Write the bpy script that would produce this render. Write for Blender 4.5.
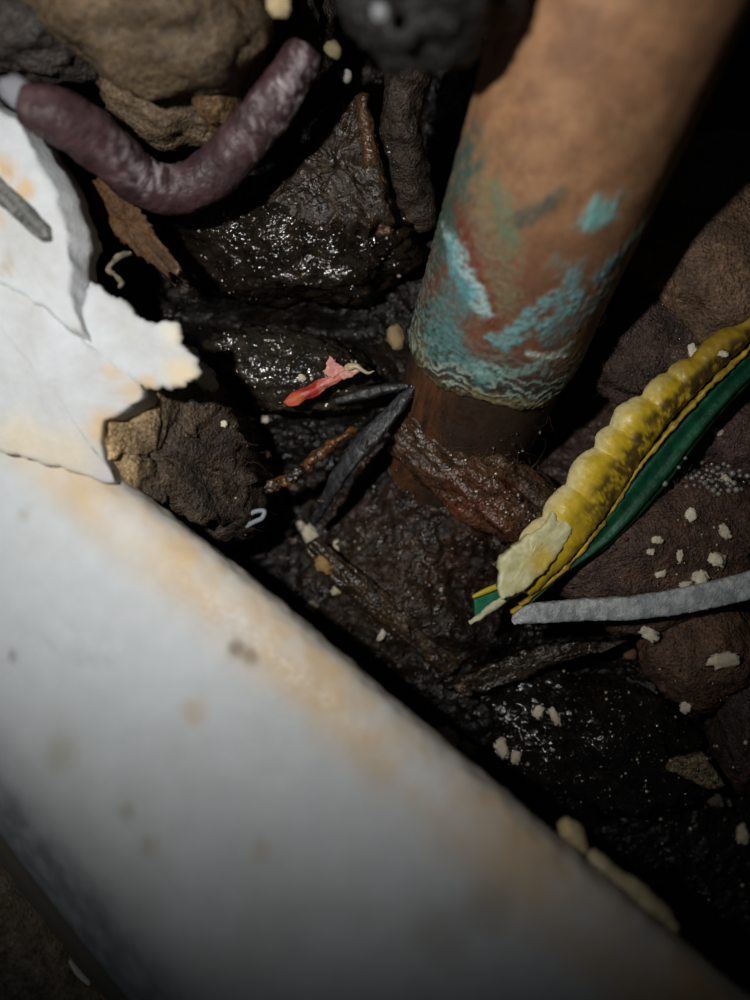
import bpy, bmesh, math, random
import numpy as np
from mathutils import Vector, Matrix
from mathutils.bvhtree import BVHTree

# ------------------------------------------------------------------ scene, camera, light, exposure
# All layout numbers are in millimetres and become metres (x 0.001) when meshes are built.
scene = bpy.context.scene
for o in list(bpy.data.objects):
    bpy.data.objects.remove(o)
MM = 0.001
CAM_H = 90.0                 # lens height above the mud, mm
FPX = 752.0                  # focal length in pixels of a 750 x 1000 frame

cam_data = bpy.data.cameras.new('camera')
cam = bpy.data.objects.new('camera', cam_data)
scene.collection.objects.link(cam)
cam.location = (0, 0, CAM_H * MM)
cam_data.sensor_fit = 'VERTICAL'
cam_data.sensor_height = 36.0
cam_data.lens = 36.0 * FPX / 1000.0
cam_data.clip_start = 0.001
cam_data.clip_end = 5.0
cam_data.dof.use_dof = True
cam_data.dof.focus_distance = 0.0815
cam_data.dof.aperture_fstop = cam_data.lens / 2.3    # 2.3 mm wide pupil
scene.camera = cam

world = bpy.data.worlds.new('world')
scene.world = world
world.use_nodes = True
world.node_tree.nodes['Background'].inputs[0].default_value = (0.75, 0.85, 1.0, 1)
world.node_tree.nodes['Background'].inputs[1].default_value = 0.010

# the phone's flash beside the lens: the only lamp of the place
flash_data = bpy.data.lights.new('phone_flash', 'SPOT')
flash = bpy.data.objects.new('phone_flash', flash_data)
scene.collection.objects.link(flash)
FLASH = Vector((-27.0, 13.0, 92.0))
AIM = Vector((-10.0, 38.0, 0.0))
flash.location = FLASH * MM
flash.rotation_euler = (AIM - FLASH).to_track_quat('-Z', 'Y').to_euler()
flash_data.energy = 0.26
flash_data.color = (1.0, 0.98, 0.95)
flash_data.shadow_soft_size = 0.0018
flash_data.spot_size = math.radians(117)
flash_data.spot_blend = 1.0

scene.view_settings.view_transform = 'Standard'
scene.view_settings.look = 'None'
scene.view_settings.gamma = 1.0
scene.view_settings.use_curve_mapping = False
scene.view_settings.exposure = 0.0

# ------------------------------------------------------------------ helpers
rng = np.random.default_rng(7)
random.seed(7)
COL = scene.collection


def P(px, py, z=0.0):
    """The point at height z (mm) seen at a pixel."""
    d = (CAM_H - z) / FPX
    return np.array([(px - 375.0) * d, (500.0 - py) * d, z])


def PW(px, py, z):
    px, py, z = np.asarray(px, float), np.asarray(py, float), np.asarray(z, float)
    d = (CAM_H - z) / FPX
    return np.stack([(px - 375.0) * d, (500.0 - py) * d, z + 0 * px], -1)


def C(r, g, b):
    c = np.array([r, g, b], float) / 255.0
    return np.where(c <= 0.04045, c / 12.92, ((c + 0.055) / 1.055) ** 2.4)


_perm = np.random.default_rng(3).permutation(256)
_perm = np.concatenate([_perm, _perm, _perm])
_grad = np.random.default_rng(4).normal(size=(256, 3))
_grad /= np.linalg.norm(_grad, axis=1)[:, None]


def noise(p, seed=0):
    p = np.asarray(p, float) + seed * 17.31
    i = np.floor(p).astype(np.int64)
    f = p - i
    w = f * f * f * (f * (f * 6 - 15) + 10)
    i &= 255
    out = 0.0
    for dx in (0, 1):
        for dy in (0, 1):
            for dz in (0, 1):
                h = _perm[_perm[_perm[(i[..., 0] + dx) & 255] + ((i[..., 1] + dy) & 255)] + ((i[..., 2] + dz) & 255)]
                g = _grad[h]
                v = g[..., 0] * (f[..., 0] - dx) + g[..., 1] * (f[..., 1] - dy) + g[..., 2] * (f[..., 2] - dz)
                wx = w[..., 0] if dx else 1 - w[..., 0]
                wy = w[..., 1] if dy else 1 - w[..., 1]
                wz = w[..., 2] if dz else 1 - w[..., 2]
                out = out + v * wx * wy * wz
    return out * 1.6


def fbm(p, seed=0, octaves=4, gain=0.5, ridged=False):
    p = np.asarray(p, float)
    a, s, t = 1.0, 0.0, 0.0
    for k in range(octaves):
        n = noise(p * 2.03 ** k, seed + k * 3)
        if ridged:
            n = 1 - 2 * np.abs(n)
        s = s + a * n
        t += a
        a *= gain
    return s / t


def ss(e0, e1, x):
    t = np.clip((np.asarray(x, float) - e0) / (e1 - e0), 0, 1)
    return t * t * (3 - 2 * t)


def mixc(a, b, t):
    t = np.asarray(t, float)[..., None]
    return a * (1 - t) + b * t


SOLIDS = []          # (verts mm world, faces) of what small things may lie on


def mk(name, verts, faces, mat, parent=None, origin=None, col=None, smooth=True, solid=False):
    """One mesh object; verts in world mm; origin in world mm (the object's own origin)."""
    verts = np.asarray(verts, float)
    org = np.array(origin if origin is not None else (0, 0, 0), float)
    me = bpy.data.meshes.new(name)
    loc = (verts - org) * MM
    if isinstance(faces, np.ndarray) and len(faces) > 2000:
        n, k = faces.shape
        me.vertices.add(len(loc))
        me.vertices.foreach_set('co', loc.astype(np.float32).ravel())
        me.loops.add(n * k)
        me.loops.foreach_set('vertex_index', faces.astype(np.int32).ravel())
        me.polygons.add(n)
        me.polygons.foreach_set('loop_start', (np.arange(n) * k).astype(np.int32))
        me.update(calc_edges=True)
        me.validate()
    else:
        me.from_pydata([tuple(v) for v in loc], [], [tuple(int(i) for i in f) for f in faces])
    if smooth:
        me.polygons.foreach_set('use_smooth', np.ones(len(me.polygons), dtype=bool))
    if col is not None:
        col = np.clip(np.broadcast_to(np.asarray(col, float), (len(verts), 3)), 0, 1)
        at = me.color_attributes.new('Col', 'FLOAT_COLOR', 'POINT')
        c4 = np.ones((len(verts), 4), np.float32)
        c4[:, :3] = col
        at.data.foreach_set('color', c4.ravel())
    me.materials.append(mat)
    me.update()
    ob = bpy.data.objects.new(name, me)
    COL.objects.link(ob)
    if parent is not None:
        ob.parent = parent
        po = np.array(parent['_org']) if '_org' in parent else np.zeros(3)
        ob.location = (org - po) * MM
    else:
        ob.location = org * MM
    ob['_org'] = [float(v) for v in org]
    if solid:
        SOLIDS.append((verts, faces))
    return ob


def empty(name, origin):
    ob = bpy.data.objects.new(name, None)
    ob.empty_display_size = 0.002
    COL.objects.link(ob)
    ob.location = np.array(origin, float) * MM
    ob['_org'] = [float(v) for v in origin]
    return ob


def tag(ob, label, cat, group=None, kind=None):
    ob['label'] = label
    ob['category'] = cat
    if group:
        ob['group'] = group
    if kind:
        ob['kind'] = kind
    return ob


def grid_faces(nu, nv, wrap_v=False):
    i = np.arange(nu - 1)[:, None]
    j = np.arange(nv if wrap_v else nv - 1)[None, :]
    j2 = (j + 1) % nv
    a = i * nv + j
    b = i * nv + j2
    c = (i + 1) * nv + j2
    d = (i + 1) * nv + j
    return np.stack([a, b, c, d], -1).reshape(-1, 4)


# ---------------------------------------------------------------- materials
def mat(name, rough=0.6, bumps=((0.5, 0.3),), spec=0.5, rough_var=0.0, rv_scale=0.6, cvar=0.0, cscale=0.4,
        color=None, coat=0.0, sss=0.0, trans=0.0, metallic=0.0, alpha=None):
    """Principled material: colour from the mesh's Col attribute (or a flat colour) with fine noise,
    bumps = ((feature size in mm, height in mm), ...)."""
    m = bpy.data.materials.new(name)
    m.use_nodes = True
    nt = m.node_tree
    b = nt.nodes['Principled BSDF']
    L = nt.links.new
    tc = nt.nodes.new('ShaderNodeTexCoord')

    def nz(size, detail=3.0):
        vm = nt.nodes.new('ShaderNodeVectorMath')
        vm.operation = 'SCALE'
        vm.inputs['Scale'].default_value = 1000.0 / size
        L(tc.outputs['Object'], vm.inputs[0])
        n = nt.nodes.new('ShaderNodeTexNoise')
        n.inputs['Scale'].default_value = 1.0
        n.inputs['Detail'].default_value = detail
        L(vm.outputs[0], n.inputs['Vector'])
        return n
    if color is None:
        at = nt.nodes.new('ShaderNodeAttribute')
        at.attribute_name = 'Col'
        csock = at.outputs['Color']
    else:
        rgb = nt.nodes.new('ShaderNodeRGB')
        rgb.outputs[0].default_value = (*color, 1)
        csock = rgb.outputs[0]
    if cvar > 0:
        n = nz(cscale, 4.0)
        mr = nt.nodes.new('ShaderNodeMapRange')
        mr.inputs['From Min'].default_value = 0.3
        mr.inputs['From Max'].default_value = 0.7
        mr.inputs['To Min'].default_value = 1 - cvar
        mr.inputs['To Max'].default_value = 1 + cvar
        L(n.outputs['Fac'], mr.inputs['Value'])
        vm = nt.nodes.new('ShaderNodeVectorMath')
        vm.operation = 'SCALE'
        L(csock, vm.inputs[0])
        L(mr.outputs[0], vm.inputs['Scale'])
        csock = vm.outputs[0]
    L(csock, b.inputs['Base Color'])
    b.inputs['Roughness'].default_value = rough
    if rough_var > 0:
        n = nz(rv_scale)
        mr = nt.nodes.new('ShaderNodeMapRange')
        mr.inputs['From Min'].default_value = 0.35
        mr.inputs['From Max'].default_value = 0.65
        mr.inputs['To Min'].default_value = max(0.05, rough - rough_var)
        mr.inputs['To Max'].default_value = min(1, rough + rough_var)
        L(n.outputs['Fac'], mr.inputs['Value'])
        L(mr.outputs[0], b.inputs['Roughness'])
    prev = None
    for size, h in bumps:
        n = nz(size, 2.0)
        bp = nt.nodes.new('ShaderNodeBump')
        bp.inputs['Strength'].default_value = 1.0
        bp.inputs['Distance'].default_value = h * MM
        L(n.outputs['Fac'], bp.inputs['Height'])
        if prev is not None:
            L(prev.outputs['Normal'], bp.inputs['Normal'])
        prev = bp
    if prev is not None:
        L(prev.outputs['Normal'], b.inputs['Normal'])
    b.inputs['Specular IOR Level'].default_value = spec
    b.inputs['Coat Weight'].default_value = coat
    b.inputs['Coat Roughness'].default_value = 0.15
    b.inputs['Metallic'].default_value = metallic
    if sss > 0:
        b.inputs['Subsurface Weight'].default_value = sss
        b.inputs['Subsurface Radius'].default_value = (0.0012, 0.0009, 0.0006)
        b.inputs['Subsurface Scale'].default_value = 1.0
    if trans > 0:
        b.inputs['Transmission Weight'].default_value = trans
        b.inputs['IOR'].default_value = 1.33
    return m


M = {}
M['mud'] = mat('wet_mud', rough=0.16, rough_var=0.07, rv_scale=2.4, bumps=((1.7, 0.8), (0.55, 0.19)), spec=0.62, cvar=0.5, cscale=0.9)
M['ground'] = mat('ground_mud', rough=0.42, rough_var=0.26, rv_scale=2.2, bumps=((1.6, 0.75), (0.45, 0.24)), spec=0.36, cvar=0.6, cscale=0.7)
M['clod'] = mat('damp_clod', rough=0.62, rough_var=0.2, rv_scale=0.8, bumps=((1.1, 0.5), (0.28, 0.26)), spec=0.45, cvar=0.6, cscale=0.35)
M['wetclod'] = mat('wet_clod', rough=0.36, rough_var=0.18, rv_scale=4.0, bumps=((1.2, 0.5), (0.4, 0.2)), spec=0.5, cvar=0.5, cscale=0.5)
M['copper'] = mat('copper_and_verdigris', rough=0.58, rough_var=0.12, rv_scale=2.0, bumps=((0.5, 0.04), (0.16, 0.03)), spec=0.35, cvar=0.16, cscale=0.5)
M['plaster'] = mat('white_plaster', rough=0.75, bumps=((1.5, 0.12), (0.4, 0.06)), spec=0.3, cvar=0.04, cscale=1.0)
M['board'] = mat('white_board_face', rough=0.55, rough_var=0.1, bumps=((3.0, 0.05), (0.7, 0.012)), spec=0.35, cvar=0.04, cscale=2.5)
M['rubber'] = mat('dull_rubber', rough=0.55, rough_var=0.12, rv_scale=1.2, bumps=((1.0, 0.12), (0.35, 0.10)), spec=0.35, cvar=0.15, cscale=0.8)
M['bark'] = mat('damp_bark', rough=0.48, rough_var=0.16, rv_scale=1.5, bumps=((1.2, 0.4), (0.4, 0.15)), spec=0.4, cvar=0.4, cscale=0.6)
M['wood'] = mat('wet_wood', rough=0.55, rough_var=0.15, bumps=((0.5, 0.08),), spec=0.35, cvar=0.3, cscale=0.5)
M['plastic'] = mat('dirty_plastic', rough=0.45, rough_var=0.1, bumps=((0.5, 0.05),), spec=0.4, cvar=0.10, cscale=0.5)
M['grey'] = mat('grey_sheath', rough=0.42, rough_var=0.1, bumps=((0.5, 0.16), (0.2, 0.08)), spec=0.5, cvar=0.18, cscale=0.4)
M['crumb'] = mat('crumb', rough=0.8, bumps=((0.3, 0.06),), spec=0.3, cvar=0.1, cscale=0.3)
M['concrete'] = mat('concrete', rough=0.8, bumps=((0.8, 0.2), (0.3, 0.12)), spec=0.3, cvar=0.4, cscale=0.5)
M['fibre'] = mat('fibre', rough=0.6, bumps=(), spec=0.4)
M['water'] = mat('bubble_film', rough=0.14, bumps=(), spec=1.0, color=tuple(C(150, 146, 138)), trans=0.25, coat=1.0)
M['gloss'] = mat('glint_pebble', rough=0.22, bumps=((0.8, 0.1),), spec=0.6, cvar=0.2)
M['blackplastic'] = mat('black_plastic', rough=0.52, rough_var=0.1, bumps=((0.5, 0.12),), spec=0.5, cvar=0.3)

# ---------------------------------------------------------------- shape builders
_ico = {}


def ico(sub):
    if sub not in _ico:
        bm = bmesh.new()
        bmesh.ops.create_icosphere(bm, subdivisions=sub, radius=1.0)
        v = np.array([x.co[:] for x in bm.verts])
        f = np.array([[x.index for x in q.verts] for q in bm.faces])
        bm.free()
        _ico[sub] = (v, f)
    return _ico[sub]


def rot2(a):
    a = math.radians(a)
    return np.array([[math.cos(a), -math.sin(a)], [math.sin(a), math.cos(a)]])


def lump(name, px, py, z, r, rot=0, seed=0, amp=0.25, freq=1.6, fine=0.05, sub=5, c1=(40, 30, 25), c2=(60, 45, 35),
         m='clod', parent=None, box=1.0, tilt=None, solid=True, cfreq=0.35, ridge=0.0, colf=None):
    """A stone, clod or crumb: a sphere pushed into a lump, radii r in mm, rot in image degrees."""
    d, f = ico(sub)
    if box != 1.0:
        d = np.sign(d) * np.abs(d) ** box
        d = d / np.maximum(np.linalg.norm(d, axis=1)[:, None], 1e-6) * (np.linalg.norm(d, axis=1)[:, None] ** 0.6)
    n = fbm(ico(sub)[0] * freq, seed, 4)
    k = 1 + amp * n * 1.6 + fine * fbm(ico(sub)[0] * freq * 5, seed + 9, 3)
    if ridge:
        k = k + ridge * fbm(ico(sub)[0] * freq * 3, seed + 5, 3, ridged=True)
    v = d * k[:, None] * np.array(r)
    if tilt is not None:
        v = v @ np.array(Matrix.Rotation(math.radians(tilt[0]), 3, 'X')).T @ np.array(Matrix.Rotation(math.radians(tilt[1]), 3, 'Y')).T
    v[:, :2] = v[:, :2] @ rot2(-rot).T
    c = P(px, py, z)
    v = v + c
    t = ss(-0.5, 0.5, fbm(v * cfreq, seed + 21, 4))
    col = mixc(C(*c1), C(*c2), t)
    if colf is not None:
        col = colf(v, col)
    return mk(name, v, f, M[m], parent, (c[0], c[1], v[:, 2].min()), col, solid=solid)


def spline(pts, n):
    """Catmull-Rom through rows of numbers, n samples."""
    pts = np.array(pts, float)
    q = np.vstack([2 * pts[0] - pts[1], pts, 2 * pts[-1] - pts[-2]])
    seg = len(pts) - 1
    t = np.linspace(0, seg, n)
    i = np.minimum(t.astype(int), seg - 1)
    f = (t - i)[:, None]
    p0, p1, p2, p3 = q[i], q[i + 1], q[i + 2], q[i + 3]
    return 0.5 * (2 * p1 + (p2 - p0) * f + (2 * p0 - 5 * p1 + 4 * p2 - p3) * f ** 2 + (3 * p1 - p0 - 3 * p2 + p3) * f ** 3)


def loft(name, path, m, n=80, k=24, expo=1.0, disp=None, colf=None, col=(90, 90, 90), parent=None, origin=None,
         solid=False, cap=0.35, roll=0.0):
    """A rod, strip or hose swept through path rows (px, py, z, width px, height above, height below)."""
    s = spline(path, n)
    c = PW(s[:, 0], s[:, 1], s[:, 2])
    w = np.maximum(s[:, 3], 0.3) * (CAM_H - s[:, 2]) / FPX * 0.5
    T = np.gradient(c, axis=0)
    T /= np.linalg.norm(T, axis=1)[:, None]
    S = np.cross(T, [0, 0, 1.0])
    S /= np.linalg.norm(S, axis=1)[:, None]
    U = np.cross(S, T)
    if roll:
        r = math.radians(roll)
        S, U = S * math.cos(r) + U * math.sin(r), U * math.cos(r) - S * math.sin(r)
    th = np.arange(k) / k * 2 * np.pi
    cs, sn = np.cos(th), np.sin(th)
    cs = np.sign(cs) * np.abs(cs) ** expo
    sn = np.sign(sn) * np.abs(sn) ** expo
    h = np.where(sn[None, :] > 0, s[:, 4:5], s[:, 5:6])
    off = S[:, None, :] * (w[:, None] * cs[None, :])[..., None] + U[:, None, :] * (h * sn[None, :])[..., None]
    v = c[:, None, :] + off
    u = np.linspace(0, 1, n)[:, None] * np.ones(k)[None, :]
    tt = th[None, :] * np.ones(n)[:, None]
    if disp is not None:
        d = disp(u, tt, v)
        nr = off / np.maximum(np.linalg.norm(off, axis=2)[..., None], 1e-6)
        v = v + nr * d[..., None]
    cc = colf(u, tt, v) if colf is not None else np.broadcast_to(C(*col), (n, k, 3))
    verts = v.reshape(-1, 3)
    faces = [tuple(q) for q in grid_faces(n, k, True)]
    a = v[0].mean(0) - T[0] * cap * w[0]
    b = v[-1].mean(0) + T[-1] * cap * w[-1]
    verts = np.vstack([verts, a, b])
    na, nb = n * k, n * k + 1
    for j in range(k):
        faces.append((na, (j + 1) % k, j))
        faces.append((nb, (n - 1) * k + j, (n - 1) * k + (j + 1) % k))
    colr = np.vstack([cc.reshape(-1, 3), cc[0].mean(0), cc[-1].mean(0)])
    org = origin if origin is not None else (c[n // 2][0], c[n // 2][1], verts[:, 2].min())
    ob = mk(name, verts, faces, M[m], parent, org, colr)
    if solid:
        SOLIDS.append((verts, faces))
    return ob


def plate(name, outline, z, thick, m, center=None, dens=1.5, jag=0.3, jfreq=0.7, bevel=0.5, rough=0.15, rfreq=0.5, seed=0,
          colf=None, col=(200, 200, 200), parent=None, slope=(0, 0), flare=0.0, solid=False, dome=0.0):
    """A broken slab: outline in pixels at height z, thickness in mm, with a crumbly rounded rim."""
    o = PW([a for a, b in outline], [b for a, b in outline], z)[:, :2]
    per = np.linalg.norm(o - np.roll(o, 1, 0), axis=1).sum()
    dens = max(dens, 130.0 / per)
    pts = []
    for i in range(len(o)):
        a, b = o[i], o[(i + 1) % len(o)]
        nn = max(1, int(np.linalg.norm(b - a) * dens))
        for q in range(nn):
            pts.append(a + (b - a) * q / nn)
    pts = np.array(pts)
    for _ in range(1):
        pts = 0.5 * pts + 0.25 * (np.roll(pts, 1, 0) + np.roll(pts, -1, 0))
    c = P(center[0], center[1], z)[:2] if center is not None else pts.mean(0)
    d = pts - c
    L = np.linalg.norm(d, axis=1)[:, None]
    d0, L0 = d, L
    n3 = np.concatenate([pts * jfreq, np.zeros((len(pts), 1))], 1)
    pts = pts + d / L * (jag * fbm(n3, seed, 5, gain=0.65) * 2)[:, None]
    d = pts - c
    L = np.linalg.norm(d, axis=1)[:, None]
    rings, nk = [], len(pts)
    prof = [(-flare * 0 - 0.3, -thick), (flare, -thick * 0.98), (flare * 0.6, -thick * 0.6), (flare * 0.25, -thick * 0.3), (0.0, -bevel * 1.2), (-bevel * 0.3, -bevel * 0.45), (-bevel, -bevel * 0.1), (-bevel * 2, 0)]
    for off, dz in prof:
        rr = np.maximum(L + off, 0.05 * L)
        q = c + d / L * rr
        rings.append(np.concatenate([q, np.full((nk, 1), dz)], 1))
    last = np.maximum(L0 - bevel * 2, 0.05 * L0)
    for f in (0.85, 0.7, 0.5, 0.3, 0.12):
        rings.append(np.concatenate([c + d0 / L0 * last * f, np.full((nk, 1), dome * (1 - f * f))], 1))
    v = np.array(rings)
    nr = len(rings)
    x = v[..., 0] - c[0]
    y = v[..., 1] - c[1]
    v[..., 2] += z + slope[0] * x + slope[1] * y
    nz3 = np.stack([fbm(v * rfreq + 7.7 * a, seed + 30 + a, 4) for a in range(3)], -1)
    v = v + nz3 * rough * np.array([1.2, 1.2, 1.0])
    cc = colf(v.reshape(-1, 3)) if colf is not None else np.broadcast_to(C(*col), (nr * nk, 3))
    verts = v.reshape(-1, 3)
    faces = [tuple(q) for q in grid_faces(nr, nk, True)]
    verts = np.vstack([verts, v[-1].mean(0), v[0].mean(0)])
    colr = np.vstack([cc, cc.reshape(nr, nk, 3)[-1].mean(0), cc.reshape(nr, nk, 3)[0].mean(0)])
    a, b = nr * nk, nr * nk + 1
    for j in range(nk):
        faces.append((a, (nr - 1) * nk + j, (nr - 1) * nk + (j + 1) % nk))
        faces.append((b, (j + 1) % nk, j))
    ob = mk(name, verts, faces, M[m], parent, (c[0], c[1], verts[:, 2].min()), colr)
    if solid:
        SOLIDS.append((verts, faces))
    return ob


def dist_poly(xy, line):
    """Distance (mm) of points to a polyline and the position 0..1 along it."""
    line = np.array(line, float)
    best = np.full(len(xy), 1e9)
    pos = np.zeros(len(xy))
    ns = len(line) - 1
    for i in range(ns):
        a, b = line[i], line[i + 1]
        ab = b - a
        t = np.clip(((xy - a) @ ab) / (ab @ ab), 0, 1)
        dd = np.linalg.norm(xy - (a + t[:, None] * ab), axis=1)
        m = dd < best
        best[m] = dd[m]
        pos[m] = (i + t[m]) / ns
    return best, pos


def blob(xy, px, py, z, r, soft=0.5):
    c = P(px, py, z)[:2]
    d = np.linalg.norm(xy - c, axis=1)
    return 1 - ss(r * (1 - soft), r * (1 + soft), d)


def split_mesh(verts, faces, col, mask, names, m, parent, origin):
    """Two parts of one surface: faces where mask is false, faces where it is true."""
    for flag, nm in ((False, names[0]), (True, names[1])):
        sel = [f for f in faces if (sum(bool(mask[i]) for i in f) * 2 > len(f)) == flag]
        idx = np.unique(np.concatenate([np.asarray(f) for f in sel]))
        remap = np.full(len(verts), -1)
        remap[idx] = np.arange(len(idx))
        ff = [tuple(int(remap[i]) for i in f) for f in sel]
        if all(len(f) == 4 for f in ff):
            ff = np.array(ff)
        mk(nm, verts[idx], ff, m, parent, origin, col[idx])


# ================================================================== the ground: wet black mud in the cavity
GX = np.arange(-68, 68.01, 0.28)
GY = np.arange(-82, 82.01, 0.28)
skirt = np.cumsum(np.linspace(0.6, 9, 60))          # coarser ground further out
GX = np.concatenate([GX[0] - skirt[::-1], GX, GX[-1] + skirt])
GY = np.concatenate([GY[0] - skirt[::-1], GY, GY[-1] + skirt])
gx, gy = np.meshgrid(GX, GY, indexing='ij')
gp = np.stack([gx, gy, np.zeros_like(gx)], -1).reshape(-1, 3)
gz = -5.0 + 2.2 * fbm(gp * 0.055, 1, 4)
#        px   py   rx   ry  rot   dz   (pixels at z = 0)
BUMPS = [(300, 232, 110, 55, -8, 8.0),      # lumpy mud mound under the hose
         (290, 368, 95, 34, 10, 6.5),       # ledge below it
         (270, 318, 110, 16, 5, -4.5),      # black slot between the two
         (190, 420, 60, 80, 0, 2.0),
         (290, 520, 70, 70, 40, -6.0),
         (380, 590, 130, 45, 38, 3.5),
         (470, 640, 60, 40, 30, 3.0),
         (600, 745, 120, 75, 20, 6.5),      # glistening black mound
         (560, 680, 110, 22, 8, -5.0),
         (700, 860, 110, 90, 30, 1.0),
         (640, 290, 40, 190, 28, -9.0),     # black gap behind the pipe
         (430, 120, 35, 120, 10, -7.0),
         (470, 520, 100, 50, -25, 4.0),
         (670, 530, 120, 70, 0, 4.5),
         (700, 330, 80, 120, 20, 3.5),
         (700, 680, 60, 60, 0, 2.0),
         (700, 740, 14, 60, 0, -5.0),
         (100, 100, 160, 120, 0, 4.0),
         (285, 194, 9, 7, 0, -6.0)]
for px, py, rx, ry, rot, dz in BUMPS:
    c = P(px, py, 0)
    s = CAM_H / FPX
    q = (gp[:, :2] - c[:2]) @ rot2(-rot)
    gz += dz * np.exp(-((q[:, 0] / (rx * s)) ** 2 + (q[:, 1] / (ry * s)) ** 2) * 1.0)
gp[:, 2] = 0
lum = fbm(gp * 0.34, 11, 4)
gz += 1.0 * np.abs(lum) * 1.6 + 0.42 * fbm(gp * 0.95, 15, 3, ridged=True) + 0.16 * fbm(gp * 2.1, 19, 2)
gv = gp.copy()
gv[:, 2] = gz
t = ss(-0.1, 0.7, fbm(gp * 0.12, 25, 4))
gcol = mixc(C(18, 15, 14), C(44, 33, 24), t)
gcol = mixc(gcol, C(74, 44, 30), 0.8 * blob(gp[:, :2], 440, 510, 0, 9, 0.9) * ss(-0.4, 0.5, fbm(gp * 0.4, 27, 4)))
gcol = mixc(gcol, C(84, 62, 52), 0.75 * blob(gp[:, :2], 700, 470, 0, 16, 0.7))
gcol = mixc(gcol, C(14, 12, 12), 0.8 * blob(gp[:, :2], 620, 800, 0, 17, 0.6))
gcol = mixc(gcol, C(62, 48, 33), 0.5 * blob(gp[:, :2], 385, 590, 0, 9, 0.8))
ground = mk('ground', gv, grid_faces(len(GX), len(GY)), M['ground'], None, (0, 0, 0), gcol)
ground['kind'] = 'structure'
ground['label'] = 'glistening wet black mud at the bottom of the cavity'
gq = grid_faces(len(GX), len(GY))
# a coarser copy of the surface is enough to lay crumbs on
gi = np.arange(0, len(GX), 2)
gj = np.arange(0, len(GY), 2)
gcoarse = gv.reshape(len(GX), len(GY), 3)[np.ix_(gi, gj)].reshape(-1, 3)
SOLIDS.append((gcoarse, grid_faces(len(gi), len(gj))))

# ================================================================== copper pipe
PR = 9.3
pa0 = P(473, 400, 0.0)
pa1 = P(622, 0, 32.0)
AX = (pa1 - pa0) / np.linalg.norm(pa1 - pa0)
view = np.array([0, 0, CAM_H]) - (pa0 + AX * 12)
NF = view - AX * (view @ AX)
NF /= np.linalg.norm(NF)
SD = np.cross(AX, NF)


def pipe_as(px, py):
    """Pixel -> (distance along the pipe, distance round it) in mm."""
    o = np.array([0, 0, CAM_H])
    d = P(px, py, 0) - o
    d /= np.linalg.norm(d)
    w = o - pa0
    dp = d - AX * (d @ AX)
    wp = w - AX * (w @ AX)
    A, B, Cc = dp @ dp, 2 * dp @ wp, wp @ wp - PR * PR
    disc = B * B - 4 * A * Cc
    tt = (-B - math.sqrt(max(disc, 0))) / (2 * A)
    h = w + d * tt
    a = h @ AX
    return (a, PR * math.atan2(h @ SD, h @ NF))


A_ = np.concatenate([np.linspace(-16, -6, 60), np.linspace(-5.85, 24, 230), np.linspace(24.4, 75, 90)])
K_ = 420
ph = np.arange(K_) / K_ * 2 * np.pi - np.pi
aa, pp = np.meshgrid(A_, ph, indexing='ij')
sf = (pp * PR).ravel()
af = aa.ravel()
p3 = np.stack([af, PR * np.sin(pp.ravel()) * 1.0, PR * np.cos(pp.ravel())], -1)
as2 = np.stack([af, sf], 1)
warp = np.stack([fbm(p3 * 0.22, 41, 4), fbm(p3 * 0.22, 45, 4)], 1)
warp2 = np.stack([fbm(p3 * 0.8, 51, 3), fbm(p3 * 0.8, 55, 3)], 1)
asw = as2 + warp * 1.2 + warp2 * 0.5


def pl(*pts):
    return [pipe_as(x, y) for x, y in pts]


# the lower rim of the crust
low = pl((408, 345), (422, 372), (450, 392), (485, 404), (520, 411), (548, 406), (566, 385))
lx = np.array([q[1] for q in low])
ly = np.array([q[0] for q in low])
od = np.argsort(lx)
rim = np.interp(sf, lx[od], ly[od]) + 0.5 * warp[:, 0] + 0.25 * warp2[:, 0]
hgt = af - rim                                   # mm above the rim
nA = fbm(p3 * 0.5, 61, 5)
nB = fbm(p3 * 1.6, 65, 4)
nC = fbm(p3 * np.array([0.25, 1.2, 1.2]), 67, 4)     # streaks along the pipe
nD = fbm(p3 * np.array([0.9, 0.25, 0.25]), 69, 4)
# base copper
col = mixc(C(150, 112, 80), C(118, 84, 60), ss(-0.5, 0.5, nA))
col = mixc(col, C(126, 108, 78), 0.35 * ss(0.0, 0.7, nD))
col = mixc(col, C(98, 60, 44), 0.75 * (1 - ss(12, 24, hgt + 4 * nA)))
col = mixc(col, C(150, 92, 66), 0.35 * ss(0.15, 0.7, nB))
# verdigris
inside = ss(-0.15, 0.25, hgt)
leftness = 1 - ss(-9.0, 1.0, sf + 2.0 * nA)
cov_low = inside * (1 - ss(3.2, 8.5, hgt + 3.5 * nA + 1.2 * nB))
cov_left = inside * leftness * (1 - ss(13, 22, hgt + 4 * nA))
wob = 2.6 * warp[:, 1] + 1.0 * warp2[:, 1] + 0.35 * fbm(p3 * 1.5, 71, 3)
contour = np.sin((hgt * 0.9 + wob) * 5.0 + 1.5 * nB)
fine = fbm(p3 * 3.4, 73, 4)
fibre_ = fbm(p3 * np.array([4.5, 1.1, 1.1]) + warp2[:, :1] * 2.5, 75, 3)          # threads running round the pipe
fibre2 = fbm(p3 * np.array([0.8, 4.5, 4.5]), 77, 3)                                # threads along it
teal = mixc(C(48, 68, 66), C(94, 120, 116), ss(-0.5, 0.5, 0.6 * contour + 0.8 * nB + 0.7 * fine))
teal = mixc(teal, C(92, 94, 78), 0.55 * leftness * ss(-0.2, 0.4, fibre2))
teal = mixc(teal, C(76, 68, 46), 0.9 * (1 - ss(0.6, 2.8, hgt + 1.0 * nA)))
teal = mixc(teal, C(150, 168, 152), 0.8 * ss(0.35, 0.8, contour + 0.6 * fine) * (1 - ss(2.6, 6, hgt + nA)) * ss(0.4, 1.4, hgt))
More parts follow.
